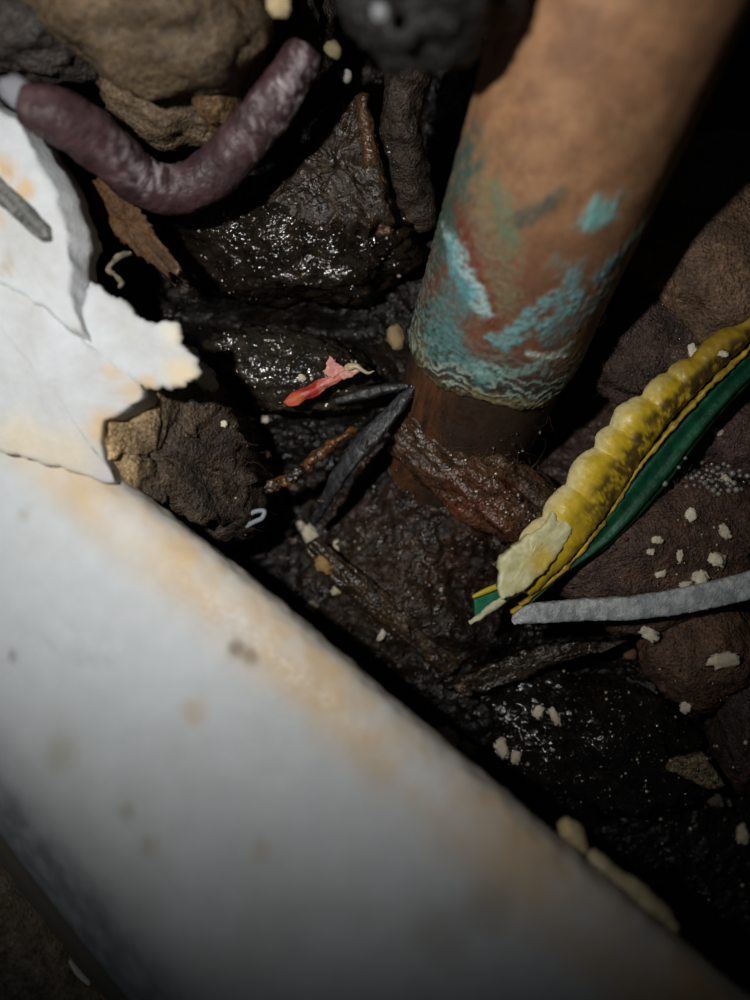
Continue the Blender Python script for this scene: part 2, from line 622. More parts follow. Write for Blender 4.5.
teal = mixc(teal, C(142, 130, 86), 0.6 * ss(0.1, 0.5, fibre_) * (1 - ss(0.8, 2.6, hgt)))
teal = mixc(teal, C(52, 42, 35), 0.85 * ss(0.05, 0.6, -contour + 0.6 * nB + 0.5 * fine))
cov = np.clip(cov_low * ss(-0.4, 0.15, nA + 0.3 + 0.4 * nB + 0.3 * fine) + 0.85 * cov_left * ss(-0.3, 0.3, nC + 0.08 + 0.4 * fine), 0, 1)
col = mixc(col, teal, cov * 0.92)
col = mixc(col, C(74, 104, 96), 0.30 * ss(0.1, 0.6, nA + 0.5 * fine) * inside * (1 - ss(8, 16, hgt)))



def stroke(pts, r, colr, amt=1.0, soft=0.6, brk=0.0, seed=0):
    global col, cov
    d, _ = dist_poly(asw, pl(*pts))
    m = 1 - ss(r * (1 - soft), r * (1 + soft), d + brk * r * fbm(p3 * 0.9, 80 + seed, 4) * 2.6)
    m = m * amt * (0.12 + 0.88 * ss(-0.35, 0.2, fbm(p3 * 2.2, 90 + seed, 4) + 0.5 * fine + 0.1))
    col = mixc(col, C(*colr), m)
    cov = np.maximum(cov, m * 0.9)
    return m


stroke([(464, 158), (454, 195), (442, 238)], 2.8, (50, 82, 74), 0.95, brk=0.4, seed=1)
stroke([(480, 195), (498, 240), (508, 300)], 1.5, (112, 112, 84), 0.6, brk=0.7, seed=2)
stroke([(498, 190), (508, 235)], 0.9, (84, 112, 88), 0.7, brk=0.6, seed=21)
stroke([(462, 300), (440, 320), (438, 345)], 2.0, (72, 116, 116), 0.75, brk=0.5, seed=3)
stroke([(452, 330), (466, 362), (480, 375)], 1.1, (78, 120, 118), 0.8, brk=0.5, seed=31)
stroke([(457, 206), (470, 250), (487, 292), (492, 325)], 0.75, (104, 54, 38), 0.95, seed=4)
stroke([(446, 228), (462, 258), (478, 288), (486, 312)], 0.75, (150, 180, 178), 0.95, brk=0.5, seed=5)
stroke([(450, 242), (470, 292)], 0.8, (84, 150, 160), 0.7, brk=0.4, seed=51)
stroke([(520, 216), (538, 206), (556, 194)], 0.7, (52, 74, 68), 0.8, brk=0.3, seed=6)
stroke([(598, 214), (612, 206)], 1.15, (112, 172, 168), 0.95, brk=0.8, seed=7)
stroke([(505, 342), (530, 318), (560, 296)], 1.0, (104, 150, 150), 0.95, brk=0.7, seed=8)
stroke([(572, 278), (578, 300), (560, 318), (545, 330)], 0.8, (104, 150, 150), 0.9, brk=0.7, seed=9)
stroke([(600, 275), (622, 250), (640, 228)], 0.8, (96, 142, 142), 0.95, brk=0.6, seed=10)
stroke([(555, 262), (585, 262)], 0.5, (110, 130, 118), 0.6, brk=0.7, seed=11)
stroke([(560, 335), (590, 310), (612, 280)], 1.2, (74, 112, 114), 0.7, brk=0.6, seed=12)
stroke([(470, 368), (500, 372), (535, 366), (565, 350)], 0.7, (128, 168, 158), 0.7, brk=0.6, seed=13)
stroke([(530, 352), (545, 353), (566, 356)], 0.35, (176, 190, 176), 0.9, brk=0.4, seed=14)
stroke([(475, 392), (505, 402), (540, 404)], 0.6, (138, 128, 90), 0.6, brk=0.8, seed=15)
stroke([(415, 330), (425, 355)], 1.2, (110, 108, 84), 0.6, brk=0.6, seed=16)
# below the rim: bare dark pipe, fibrous dirt
below = 1 - ss(-0.2, 0.2, hgt)
bc = mixc(C(46, 34, 26), C(60, 42, 29), ss(-0.4, 0.6, 0.5 * nC + 0.5 * nA + 0.4 * fine))
bc = mixc(bc, C(100, 60, 32), 0.75 * (1 - ss(1.5, 5.0, np.abs(sf + 6.0))) * ss(-0.5, 0.4, nC))
col = mixc(col, bc, below)
rad = PR - 0.18 * (1 - ss(-0.1, 1.2, hgt)) + 0.04 * nA + cov * (0.12 + 0.05 * contour + 0.10 * nB + 0.07 * fine + 0.04 * fibre_) * inside - 0.28 * below
pv = pa0 + AX * af[:, None] + (NF * np.cos(pp.ravel())[:, None] + SD * np.sin(pp.ravel())[:, None]) * rad[:, None]
pipe = empty('copper_pipe', pa0 - AX * 16)
pipe['_org'] = [float(x) for x in (pa0 - AX * 16)]
tag(pipe, 'leaning brown copper pipe crusted with turquoise verdigris near its foot', 'pipe')
split_mesh(pv, [tuple(f) for f in grid_faces(len(A_), K_, True).tolist()], col, (cov > 0.42) & (hgt > 0), ('pipe_wall', 'verdigris_crust'), M['copper'], pipe, pa0)
SOLIDS.append((pv.reshape(len(A_), K_, 3)[::4, ::6].reshape(-1, 3), grid_faces(len(A_[::4]), K_ // 6, True)))

# ================================================================== big stones and clods
tag(lump('stone', 152, -2, 24, (10.5, 7.2, 8), 10, 3, 0.22, 1.4, 0.05, c1=(66, 54, 40), c2=(100, 82, 58)),
    'largest blurred tan stone, at the top edge above the purple hose', 'stone', 'stones above the hose')
tag(lump('stone', 165, 100, 15, (6.2, 4.2, 5), 15, 5, 0.22, 1.6, c1=(74, 60, 44), c2=(100, 84, 62)),
    'small tan stone nestled in the bend of the purple hose', 'stone', 'stones above the hose')
tag(lump('stone', 226, 30, 17, (3.6, 9.5, 8), 8, 8, 0.2, 1.5, c1=(84, 64, 42), c2=(108, 82, 52)),
    'narrow upright ochre stone left of the hose end', 'stone', 'stones above the hose')
tag(lump('stone', 34, 22, 20, (7.0, 5.2, 6), 0, 12, 0.25, 1.6, c1=(40, 36, 33), c2=(58, 50, 45)),
    'dark grey-brown stone in the top left corner', 'stone', 'stones above the hose')
tag(lump('stone', 285, 25, 8, (5.5, 7.5, 6), 0, 15, 0.25, 1.6, c1=(36, 29, 22), c2=(50, 40, 28)),
    'dark olive-brown stone beyond the upper hose end', 'stone', 'stones above the hose')
tag(lump('clod', 425, -30, 38, (6.5, 6.0, 6), 0, 18, 0.3, 1.6, c1=(12, 11, 11), c2=(18, 16, 15), m='clod'),
    'added black overhanging clod shading the pipe at the top edge', 'clod')  # dark clod put in to shade the pipe's upper left
BR1, BR2 = (66, 46, 38), (104, 76, 62)
tag(lump('stone', 735, 245, 7, (11, 12.5, 6), 20, 31, 0.2, 1.3, 0.04, c1=(66, 49, 36), c2=(108, 84, 62), m='clod'),
    'fuzzy brown stone in the shade behind the pipe at the right edge', 'stone', 'brown stones')
tag(lump('stone', 660, 345, 3.5, (8.5, 7.5, 5), 30, 33, 0.22, 1.5, 0.06, c1=(38, 28, 25), c2=(74, 54, 45), m='clod'),
    'dark root-matted stone between the pipe and the yellow sheath', 'stone', 'brown stones')
tag(lump('stone', 662, 548, 4.0, (13.5, 8.6, 4.5), -14, 35, 0.16, 1.3, 0.05, c1=(48, 35, 28), c2=(92, 67, 52), m='clod'),
    'broad brown stone sprinkled with white crumbs above the grey cable', 'stone', 'brown stones')
tag(lump('stone', 700, 648, 2.5, (6.8, 6.8, 5), 10, 37, 0.2, 1.3, 0.05, c1=(64, 45, 33), c2=(96, 70, 50), m='clod'),
    'smooth brown stone directly below the grey cable', 'stone', 'brown stones')
tag(lump('stone', 742, 712, 1.0, (3.6, 9, 5), 0, 38, 0.2, 1.6, 0.05, c1=(40, 29, 24), c2=(60, 44, 36), m='clod'),
    'dim brown stone at the right edge beyond the dark cleft', 'stone', 'brown stones')
tag(lump('stone', 728, 430, 1.5, (8, 6, 4), 0, 39, 0.25, 1.6, 0.06, c1=(46, 34, 30), c2=(84, 62, 54), m='clod'),
    'rough dark brown stone beneath the green sheath', 'stone', 'brown stones')


def rust(v, c):
    b = blob(v[:, :2], 465, 515, 1, 4.5, 0.8)
    return mixc(c, C(112, 58, 36), 0.7 * b * ss(-0.5, 0.4, fbm(v * 0.6, 3, 4)))


tag(lump('root_knot', 492, 488, 1.2, (14.0, 4.4, 4.6), 36, 41, 0.26, 2.0, 0.12, c1=(48, 34, 24), c2=(82, 58, 40), m='wetclod', ridge=0.08, colf=rust),
    'rusty brown root knot wrapped around the foot of the pipe', 'root')
tag(lump('root_knot', 545, 545, -2.5, (8.5, 4.6, 4), 35, 44, 0.25, 1.8, 0.09, c1=(36, 27, 20), c2=(60, 46, 34), m='wetclod'),
    'dark brown root lump behind the pale end of the yellow sheath', 'root')
tag(lump('clod', 188, 475, 3, (8.2, 9.5, 6), -20, 47, 0.2, 1.5, 0.08, c1=(36, 29, 25), c2=(58, 46, 38), m='clod'),
    'dark fibrous clod under the broken plaster corner', 'clod')
tag(lump('clod', 236, 440, 2.6, (1.9, 2.0, 1.6), 0, 49, 0.3, 2.0, 0.1, sub=4, c1=(60, 48, 40), c2=(92, 76, 64), m='clod'),
    'small fuzzy brown clod beside the dark fibrous clod', 'clod')
tag(lump('clod', 595, 742, -1.5, (12.5, 7.5, 5.5), 15, 51, 0.22, 1.6, 0.10, c1=(15, 13, 12), c2=(27, 23, 21), m='mud', ridge=0.06),
    'black glistening wet clod below the grey cable', 'clod')
tag(lump('clod', 300, 240, -0.5, (13.5, 7.5, 6.5), 6, 53, 0.22, 1.8, 0.12, c1=(19, 16, 13), c2=(38, 30, 22), m='mud', ridge=0.06),
    'lumpy black wet clod below the purple hose', 'clod')
tag(lump('clod', 283, 372, 0.2, (11, 4.8, 4.5), 8, 55, 0.22, 1.8, 0.12, c1=(28, 25, 20), c2=(52, 46, 36), m='mud', ridge=0.07),
    'wet black clod on which the red chip lies', 'clod')


# ---------------------------------------------------------------- bark, roots and wood around the cavity
def grain(cA, cB, freq=(0.25, 2.0), ang=0, seed=0):
    R = rot2(ang)

    def f(v):
        q = np.zeros_like(v)
        q[:, :2] = (v[:, :2] @ R) * np.array(freq)
        q[:, 2] = v[:, 2] * 0.6
        return mixc(C(*cA), C(*cB), ss(-0.5, 0.5, fbm(q, seed, 4)))
    return f


tag(plate('bark_slab', [(352, 72), (366, 110), (382, 175), (392, 215), (352, 228), (300, 218), (262, 205), (292, 165), (322, 118)], 7.5, 6, 'bark',
          seed=3, jag=0.8, rough=1.1, colf=grain((30, 23, 16), (56, 43, 28), ang=-60, seed=4), slope=(0.02, 0.16), solid=True),
    'dark olive-brown bark slab right of the purple hose', 'bark')


def rootcol(a, b, seed=0):
    def f(u, t, v):
        q = np.stack([u * 6, np.cos(t) * 1.2, np.sin(t) * 1.2], -1)
        return mixc(C(*a), C(*b), ss(-0.4, 0.4, fbm(q * 2, seed, 4)))
    return f


def knobby(amp, seed=0, f=0.7):
    return lambda u, t, v: amp * fbm(v * f, seed, 4) * 1.6


tag(loft('root', [(362, 95, 10, 12, 1, 1), (368, 140, 8, 17, 1.2, 1.2), (378, 190, 5.5, 22, 1.4, 1.2), (385, 232, 3, 26, 1.4, 1.2)], 'wetclod',
         disp=knobby(0.35, 1), colf=rootcol((48, 34, 24), (96, 68, 46), 2), n=60, k=18, solid=True),
    'thin brown root running down beside the bark slab', 'root', 'roots left of the pipe')
tag(loft('root', [(432, 18, 14, 44, 2.4, 2), (410, 70, 11, 46, 2.4, 2), (402, 125, 8, 40, 2.2, 2), (412, 180, 4, 36, 2, 2), (420, 225, 0, 30, 2, 2)], 'clod',
         disp=knobby(0.7, 5, 0.4), colf=rootcol((34, 26, 20), (58, 45, 34), 6), n=70, k=22, solid=True),
    'thick shadowy root close along the left side of the pipe', 'root', 'roots left of the pipe')
tag(plate('bark_strip', [(445, 690), (470, 676), (520, 652), (570, 640), (626, 640), (600, 652), (560, 664), (520, 684), (480, 694)], 2.6, 2.0, 'wetclod',
          seed=6, jag=0.7, rough=0.7, colf=grain((32, 26, 20), (60, 48, 36), ang=22, seed=7), slope=(0.04, 0.1), solid=True),
    'curved dark bark strip under the tip of the grey cable', 'bark')
tag(loft('dead_stem', [(310, 545, -1, 20, 0.9, 1), (352, 582, -0.5, 26, 1.0, 1), (400, 620, -1, 28, 1.0, 1), (455, 668, -2, 20, 0.8, 1)], 'wetclod',
         disp=lambda u, t, v: 0.25 * np.sin(t * 9 + u * 4) * 0.6 + 0.35 * fbm(v * 0.8, 4, 4), colf=rootcol((34, 27, 19), (72, 56, 38), 12), n=90, k=36, solid=True),
    'ribbed dark brown stem lying parallel to the white board edge', 'stem')


# ================================================================== concrete floor corner, lower left
fl = [(-75, -86), (-75, -22), (-46, -36), (-24, -62), (-14, -86)]
bm = bmesh.new()
n_ = 110
u_ = np.linspace(0, 1, n_)
edge = spline([(-62, -26), (-47, -37), (-36, -49), (-26, -62), (-12, -84)], n_)
left = np.stack([np.linspace(-95, -80, n_), np.linspace(-30, -100, n_)], 1)
fv = edge[:, None, :] * (1 - u_[None, :, None]) + left[:, None, :] * u_[None, :, None]
fv = np.concatenate([fv, np.zeros((n_, n_, 1))], 2)
fv[..., 2] = 9.0 + 0.5 * fbm(fv * 0.4, 3, 5) - 3.0 * (1 - ss(0, 0.03, u_))[None, :]
fcol = mixc(C(110, 102, 86), C(170, 158, 136), ss(-0.4, 0.5, fbm(fv.reshape(-1, 3) * 0.7, 5, 5)))
fb = fv.copy()
fb[..., 2] = -6
vv = np.vstack([fv.reshape(-1, 3), fb.reshape(-1, 3)])
ff = [tuple(q) for q in grid_faces(n_, n_)]
N2 = n_ * n_
ff += [tuple(int(N2 + x) for x in q[::-1]) for q in grid_faces(n_, n_)]
loop = [i * n_ for i in range(n_)] + [(n_ - 1) * n_ + j for j in range(1, n_)] + [i * n_ + n_ - 1 for i in range(n_ - 2, -1, -1)] + [j for j in range(n_ - 2, 0, -1)]
for i in range(len(loop)):
    a, b = loop[i], loop[(i + 1) % len(loop)]
    ff.append((a, b, N2 + b, N2 + a))
bm.free()
floor = mk('floor', vv, np.array(ff), M['concrete'], None, (-60, -60, -6), np.vstack([fcol, fcol]), solid=True)
floor['kind'] = 'structure'
floor['label'] = 'gritty grey-brown concrete floor in the lower left corner'

# ================================================================== the white board
NB = 260
RB = spline([(-60, 342, 15), (110, 478, 20), (250, 586, 23.5), (400, 714, 27.5), (560, 850, 32), (740, 1004, 37), (900, 1140, 41)], NB)
LB = spline([(-232, 492, 15), (-72, 684, 20), (58, 842, 23.5), (190, 1000, 27.5), (330, 1170, 32), (510, 1387, 37), (650, 1560, 41)], NB)
Rw = PW(RB[:, 0], RB[:, 1], RB[:, 2])
Lw = PW(LB[:, 0], LB[:, 1], LB[:, 2])
prof = [(0.05, -9.0), (0.005, -5.0), (0.0, -3.4), (0.008, -2.2), (0.028, -1.35), (0.058, -0.75), (0.10, -0.32), (0.15, -0.1), (0.22, 0.0), (0.36, 0.06), (0.5, 0.1),
        (0.66, 0.06), (0.80, -0.02), (0.90, -0.25), (0.98, -0.8), (1.06, -1.8), (1.14, -3.2), (1.22, -4.8), (1.27, -5.9), (1.30, -6.6), (1.36, -7.2), (1.385, -8.2), (1.36, -13.5), (0.7, -13), (0.08, -12.5)]
NPF = 120
pr = spline(prof, NPF)
bv = Rw[:, None, :] * (1 - pr[None, :, 0:1]) + Lw[:, None, :] * pr[None, :, 0:1]
bv[..., 2] += pr[None, :, 1]
wv = np.broadcast_to(pr[None, :, 0], (NB, NPF))
zz = np.broadcast_to(pr[None, :, 1], (NB, NPF))
b3 = bv.reshape(-1, 3)
wf, zf = wv.ravel(), zz.ravel()
nb1 = fbm(b3 * 0.10, 91, 4)
nb2 = fbm(b3 * 0.45, 95, 4)
bcol = mixc(C(204, 210, 214), C(197, 202, 203), ss(-0.5, 0.5, nb1))
stain = ss(-0.01, 0.035, wf + 0.02 * nb2) * (1 - ss(0.13, 0.27, wf + 0.05 * nb2 + 0.08 * nb1))
top = zf > -6
bcol = mixc(bcol, C(206, 174, 124), stain * top * np.clip(0.55 + 1.0 * nb1 + 0.3 * nb2, 0.08, 0.9))
bcol = mixc(bcol, C(168, 158, 140), 0.7 * (1 - ss(-0.005, 0.03, wf)))
grey = ss(0.98, 1.12, wf + 0.05 * nb1)  # side tinted grey: the shading of its slope painted in
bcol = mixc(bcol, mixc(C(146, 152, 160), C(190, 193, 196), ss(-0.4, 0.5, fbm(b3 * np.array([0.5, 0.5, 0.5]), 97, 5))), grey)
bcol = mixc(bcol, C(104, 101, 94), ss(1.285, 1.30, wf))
up = (zf > -4)
for px, py, z, r, cc_, am in [(237, 648, 23.5, 0.75, (120, 100, 72), 0.75), (252, 655, 23.5, 0.75, (128, 104, 72), 0.7), (195, 712, 24, 1.1, (196, 160, 104), 0.4),
                              (12, 657, 21, 0.5, (140, 138, 132), 0.6), (62, 752, 22.5, 1.6, (176, 174, 162), 0.6), (95, 925, 24, 1.3, (120, 120, 118), 0.3),
                              (262, 845, 26, 0.9, (176, 160, 130), 0.4), (490, 912, 32, 1.8, (150, 130, 98), 0.4), (440, 940, 32, 2.2, (140, 130, 110), 0.3),
                              (20, 515, 20, 0.6, (170, 165, 150), 0.5), (125, 815, 25, 0.7, (150, 140, 118), 0.4), (150, 845, 25, 0.8, (168, 150, 112), 0.4)]:
    bcol = mixc(bcol, C(*cc_), am * blob(b3[:, :2] + 0.4 * np.stack([nb2, nb1], 1), px, py, z, r, 0.6) * up)
b3 = b3 + np.stack([0 * nb1, 0 * nb1, 0.18 * nb1 * up + 0.05 * nb2 * up], 1)
b3[:, :2] += (0.35 * fbm(b3 * 0.5, 99, 4) * (wf < 0.1))[:, None] * np.array([0.6, 0.75])
# faint raised curl of loose skin on the face
dl, _ = dist_poly(b3[:, :2], [P(x, y, 22)[:2] for x, y in [(38, 622), (55, 640), (82, 652), (116, 654)]])
b3[:, 2] += 0.30 * np.exp(-(dl / 0.35) ** 2) * up
bf = [tuple(q) for q in grid_faces(NB, NPF, True)]
board = empty('board', (Rw[60][0], Rw[60][1], 0))
tag(board, 'long smooth white board with a tan-stained rounded edge, strongly blurred', 'board')
bverts = np.vstack([b3, b3.reshape(NB, NPF, 3)[0].mean(0), b3.reshape(NB, NPF, 3)[-1].mean(0)])
for j in range(NPF):
    bf.append((NB * NPF, (j + 1) % NPF, j))
    bf.append((NB * NPF + 1, (NB - 1) * NPF + j, (NB - 1) * NPF + (j + 1) % NPF))
ball = np.vstack([bcol, bcol[:2]])
split_mesh(bverts, bf, ball, np.append(wf, [0.5, 0.5]) > 1.0, ('board_face', 'shaded_grey_side'), M['board'], board, (Rw[60][0], Rw[60][1], 10))
SOLIDS.append((b3.reshape(NB, NPF, 3)[::4, ::2].reshape(-1, 3), grid_faces(len(range(0, NB, 4)), len(range(0, NPF, 2)), True)))
# pale slivers standing in for white glints on the board's lower lip
loft('glint_sliver', [(70, 960, 13.6, 3, 0.3, 0.3), (78, 972, 13.8, 6, 0.4, 0.3), (90, 984, 14, 4, 0.3, 0.3)], 'board', col=(224, 222, 214), n=16, k=10, parent=board)
loft('glint_sliver', [(92, 968, 15, 2, 0.3, 0.3), (105, 992, 15.2, 10, 0.4, 0.3), (122, 1012, 15.4, 16, 0.4, 0.3)], 'board', col=(200, 198, 190), n=16, k=10, parent=board)


# ================================================================== broken plaster at the head of the board
def pcol(stains, seed=0, deep=(184, 172, 150)):
    def f(v):
        n1 = fbm(v * 0.25, seed, 4)
        n2 = fbm(v * 0.9, seed + 4, 4)
        c = mixc(C(194, 198, 201), C(184, 185, 184), ss(-0.4, 0.5, n1))
        for px, py, z, r, cc_, am in stains:
            c = mixc(c, C(*cc_), am * blob(v[:, :2] + 0.7 * np.stack([n2, n1], 1), px, py, z, r, 0.6))
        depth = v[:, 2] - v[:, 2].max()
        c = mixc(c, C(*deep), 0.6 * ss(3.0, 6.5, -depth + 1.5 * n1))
        return c
    return f


tag(plate('plaster_chunk', [(-60, 60), (-20, 92), (0, 110), (20, 118), (32, 150), (48, 172), (56, 195), (64, 216), (68, 250), (72, 300), (86, 340), (62, 325), (40, 305), (0, 283), (-60, 262)], 22, 3.6, 'plaster',
          center=(5, 215), seed=11, jag=0.35, rough=0.3, bevel=0.4, flare=1.5,
          colf=pcol([(5, 172, 22, 1.0, (196, 160, 108), 0.8), (25, 192, 22, 0.9, (200, 164, 110), 0.8), (5, 268, 22, 0.8, (170, 150, 120), 0.6), (0, 212, 22, 0.7, (190, 160, 116), 0.6)], 3, (176, 176, 172)), solid=True),
    'upper white plaster chunk with a dark metal sliver across it', 'plaster chunk', 'broken plaster pieces')
tag(plate('plaster_chunk', [(88, 279), (105, 292), (123, 299), (140, 316), (153, 322), (168, 320), (179, 328), (181, 345), (198, 357), (201, 371), (192, 383), (172, 388), (143, 388), (110, 366), (84, 346), (78, 310)], 20.9, 9, 'plaster',
          center=(135, 345), seed=13, jag=0.42, jfreq=0.9, rough=0.35, bevel=0.5, flare=-2.6,
          colf=pcol([(185, 375, 20, 1.5, (214, 196, 160), 0.8), (178, 335, 20, 1.2, (216, 206, 180), 0.7), (150, 388, 20, 1.0, (196, 166, 120), 0.7)], 7), solid=True),
    'jagged white plaster chunk jutting out over the black mud', 'plaster chunk', 'broken plaster pieces')
tag(plate('plaster_chunk', [(-70, 250), (0, 278), (38, 299), (62, 321), (86, 343), (112, 360), (140, 382), (142, 396), (118, 414), (101, 420), (97, 440), (101, 462), (113, 484), (60, 470), (0, 452), (-70, 425)], 20.7, 8, 'plaster',
          center=(40, 378), seed=17, jag=0.22, rough=0.3, bevel=0.3, flare=0.2, slope=(0, 0.11),
          colf=pcol([(112, 372, 21, 0.9, (200, 174, 134), 0.6), (102, 425, 21, 1.6, (204, 172, 120), 0.7), (60, 458, 21, 2.6, (214, 196, 160), 0.55), (15, 440, 21, 2.2, (216, 200, 166), 0.6), (130, 392, 21, 1.0, (196, 166, 124), 0.7)], 9), solid=True),
    'lower white plaster chunk at the head of the smooth board', 'plaster chunk', 'broken plaster pieces')


def shadowed_sidecol(v):
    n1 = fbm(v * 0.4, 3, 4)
    c = mixc(C(80, 65, 49), C(44, 36, 30), ss(-0.4, 0.4, n1))  # brown shadow of the side face painted into the colour
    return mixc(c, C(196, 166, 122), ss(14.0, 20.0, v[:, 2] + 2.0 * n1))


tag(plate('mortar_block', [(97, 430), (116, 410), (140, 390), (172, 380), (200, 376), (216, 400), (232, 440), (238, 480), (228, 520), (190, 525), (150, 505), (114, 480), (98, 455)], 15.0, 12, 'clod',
          center=(155, 445), seed=19, jag=0.7, rough=1.6, rfreq=0.4, bevel=0.6, flare=0.6, slope=(-0.95, 0.2), colf=shadowed_sidecol, solid=True),
    'crumbling tan mortar below the jagged plaster chunk, darkened by painted shadow', 'mortar')
tag(plate('plaster_flake', [(72, 213), (78, 212), (86, 226), (96, 240), (98, 248), (90, 251), (82, 242), (74, 228)], 17, 1.2, 'plaster', seed=21, jag=0.15, rough=0.2, bevel=0.25,
          colf=pcol([], 11)), 'small loose white plaster flake beside the wood splinter', 'plaster flake')
tag(plate('metal_sliver', [(-30, 148), (-4, 174), (14, 190), (30, 206), (46, 224), (49, 238), (40, 240), (22, 226), (4, 208), (-30, 178)], 22.9, 1.0, 'grey', seed=23, jag=0.12, rough=0.15, bevel=0.25,
          colf=grain((58, 60, 58), (120, 120, 116), freq=(0.4, 2.2), ang=-45, seed=9)), 'dark grey metal sliver lying across the white plaster', 'metal sliver')
tag(loft('paper_curl', [(131, 253, 16, 3, 0.2, 0.2), (120, 256, 16.6, 7, 0.3, 0.3), (112, 263, 16, 4, 0.2, 0.3), (109, 270, 16, 6, 0.3, 0.3), (116, 276, 16.4, 4, 0.2, 0.3), (122, 283, 17, 6, 0.3, 0.3), (119, 288, 17, 3, 0.3, 0.3)], 'crumb', colf=rootcol((80, 74, 64), (140, 128, 106), 3), disp=knobby(0.10, 3, 1.5), n=50, k=10),
    'pale curled shaving between wood splinter and plaster', 'shaving')

# wood splinter
tag(plate('wood_splinter', [(84, 176), (106, 172), (122, 190), (142, 212), (160, 238), (176, 262), (187, 273), (178, 276), (170, 272), (172, 284), (160, 272), (142, 258), (118, 240), (96, 215)], 13.0, 4.0, 'wood', center=(128, 222),
          seed=25, jag=0.35, jfreq=1.3, rough=0.35, bevel=0.25, slope=(0.2, 0), flare=-0.8, colf=grain((44, 30, 20), (92, 64, 38), freq=(0.15, 2.8), ang=-50, seed=13), solid=True),
    'broken brown wood splinter wedged beside the white plaster', 'wood splinter')


# ================================================================== purple hose
def hosec(u, t, v):
    n1 = fbm(v * 0.35, 5, 4)
    c = mixc(C(54, 36, 39), C(74, 51, 53), ss(-0.4, 0.5, n1))
    dirt = ss(0.15, 0.6, fbm(v * 0.8, 8, 4))
    c = mixc(c, C(40, 31, 30), 0.6 * dirt)
    # pale chalky patches, with the hose's highlights painted in
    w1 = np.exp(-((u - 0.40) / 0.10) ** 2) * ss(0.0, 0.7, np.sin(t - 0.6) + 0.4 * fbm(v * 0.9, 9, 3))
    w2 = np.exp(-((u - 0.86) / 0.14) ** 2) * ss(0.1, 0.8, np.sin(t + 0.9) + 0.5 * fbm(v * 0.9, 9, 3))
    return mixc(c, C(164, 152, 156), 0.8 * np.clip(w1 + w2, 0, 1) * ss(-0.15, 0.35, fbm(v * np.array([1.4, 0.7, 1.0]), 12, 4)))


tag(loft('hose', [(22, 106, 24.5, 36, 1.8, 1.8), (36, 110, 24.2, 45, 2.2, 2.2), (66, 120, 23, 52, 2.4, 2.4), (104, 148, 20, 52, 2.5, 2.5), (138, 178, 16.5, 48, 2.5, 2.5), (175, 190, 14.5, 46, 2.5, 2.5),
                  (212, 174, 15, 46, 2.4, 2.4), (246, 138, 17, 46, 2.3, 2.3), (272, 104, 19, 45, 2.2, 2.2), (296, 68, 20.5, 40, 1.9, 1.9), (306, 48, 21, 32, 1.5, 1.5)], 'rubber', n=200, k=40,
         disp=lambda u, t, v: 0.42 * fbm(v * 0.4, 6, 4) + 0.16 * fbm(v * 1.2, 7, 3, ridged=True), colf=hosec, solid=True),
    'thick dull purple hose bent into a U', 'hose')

# ================================================================== yellow and green cable sheath
sh = empty('cable_sheath', P(610, 470, 3))
tag(sh, 'slit cable sheath, lumpy yellow on one side and green on the other', 'cable sheath')
ZS = 11.0


def lobes(u, t, v):
    cen = [(0.0, 0.07, 1.0), (0.105, 0.07, 1.0), (0.215, 0.075, 1.05), (0.335, 0.08, 1.15), (0.44, 0.055, 0.95), (0.53, 0.07, 1.1), (0.63, 0.06, 0.85), (0.70, 0.05, 0.8), (0.80, 0.09, 0.85), (0.94, 0.09, 0.8)]
    w = 0
    for c_, r_, h_ in cen:
        w = np.maximum(w, h_ * (1 - ((u - c_) / r_) ** 2))
    w = np.maximum(w, 0)
    side = ss(-0.4, 0.6, -np.cos(t) + 0.0)           # lumps bulge on the outer side
    return (w - 0.6) * 1.25 * side + 0.30 * fbm(v * 0.7, 7, 4) + 0.12 * fbm(v * 2.0, 9, 3)


def yel(u, t, v):
    n1 = fbm(v * 0.8, 31, 4)
    n2 = fbm(v * 2.2, 33, 3)
    c = mixc(C(198, 166, 30), C(218, 188, 52), ss(-0.4, 0.4, n1))
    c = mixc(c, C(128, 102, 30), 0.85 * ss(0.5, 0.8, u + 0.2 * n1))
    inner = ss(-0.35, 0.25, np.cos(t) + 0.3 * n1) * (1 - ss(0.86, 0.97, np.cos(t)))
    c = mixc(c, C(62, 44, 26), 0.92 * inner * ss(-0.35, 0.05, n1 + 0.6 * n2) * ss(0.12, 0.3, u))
    c = mixc(c, C(224, 216, 176), 0.65 * ss(0.4, 0.95, -np.cos(t) + 0.3 * n1) * (1 - ss(0.5, 0.75, u)))
    return c


def left_right(Lp, Rp, z, ht, hb):
    """Rows for loft from the two edges of a strip."""
    return [((a[0] + b[0]) / 2, (a[1] + b[1]) / 2, z + c_, math.hypot(a[0] - b[0], a[1] - b[1]), ht, hb) for (a, b, c_) in zip(Lp, Rp, np.linspace(0, 1.5, len(Lp)))]


YL = [(508, 560), (540, 520), (562, 488), (588, 452), (614, 420), (650, 386), (694, 352), (738, 318), (790, 276)]
YR = [(522, 602), (566, 562), (600, 522), (628, 480), (650, 446), (680, 410), (714, 375), (750, 341), (802, 296)]
YL, YR = YR, YL       # right-hand side of travel first
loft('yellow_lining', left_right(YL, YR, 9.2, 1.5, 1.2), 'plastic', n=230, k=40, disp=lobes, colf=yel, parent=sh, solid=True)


def gre(u, t, v):
    c = mixc(C(16, 80, 50), C(9, 54, 36), ss(-0.4, 0.4, fbm(v * np.array([0.5, 0.5, 1.5]), 41, 4)))
    return mixc(c, C(60, 62, 50), 0.5 * ss(0.3, 0.7, fbm(v * 1.2, 44, 4)))


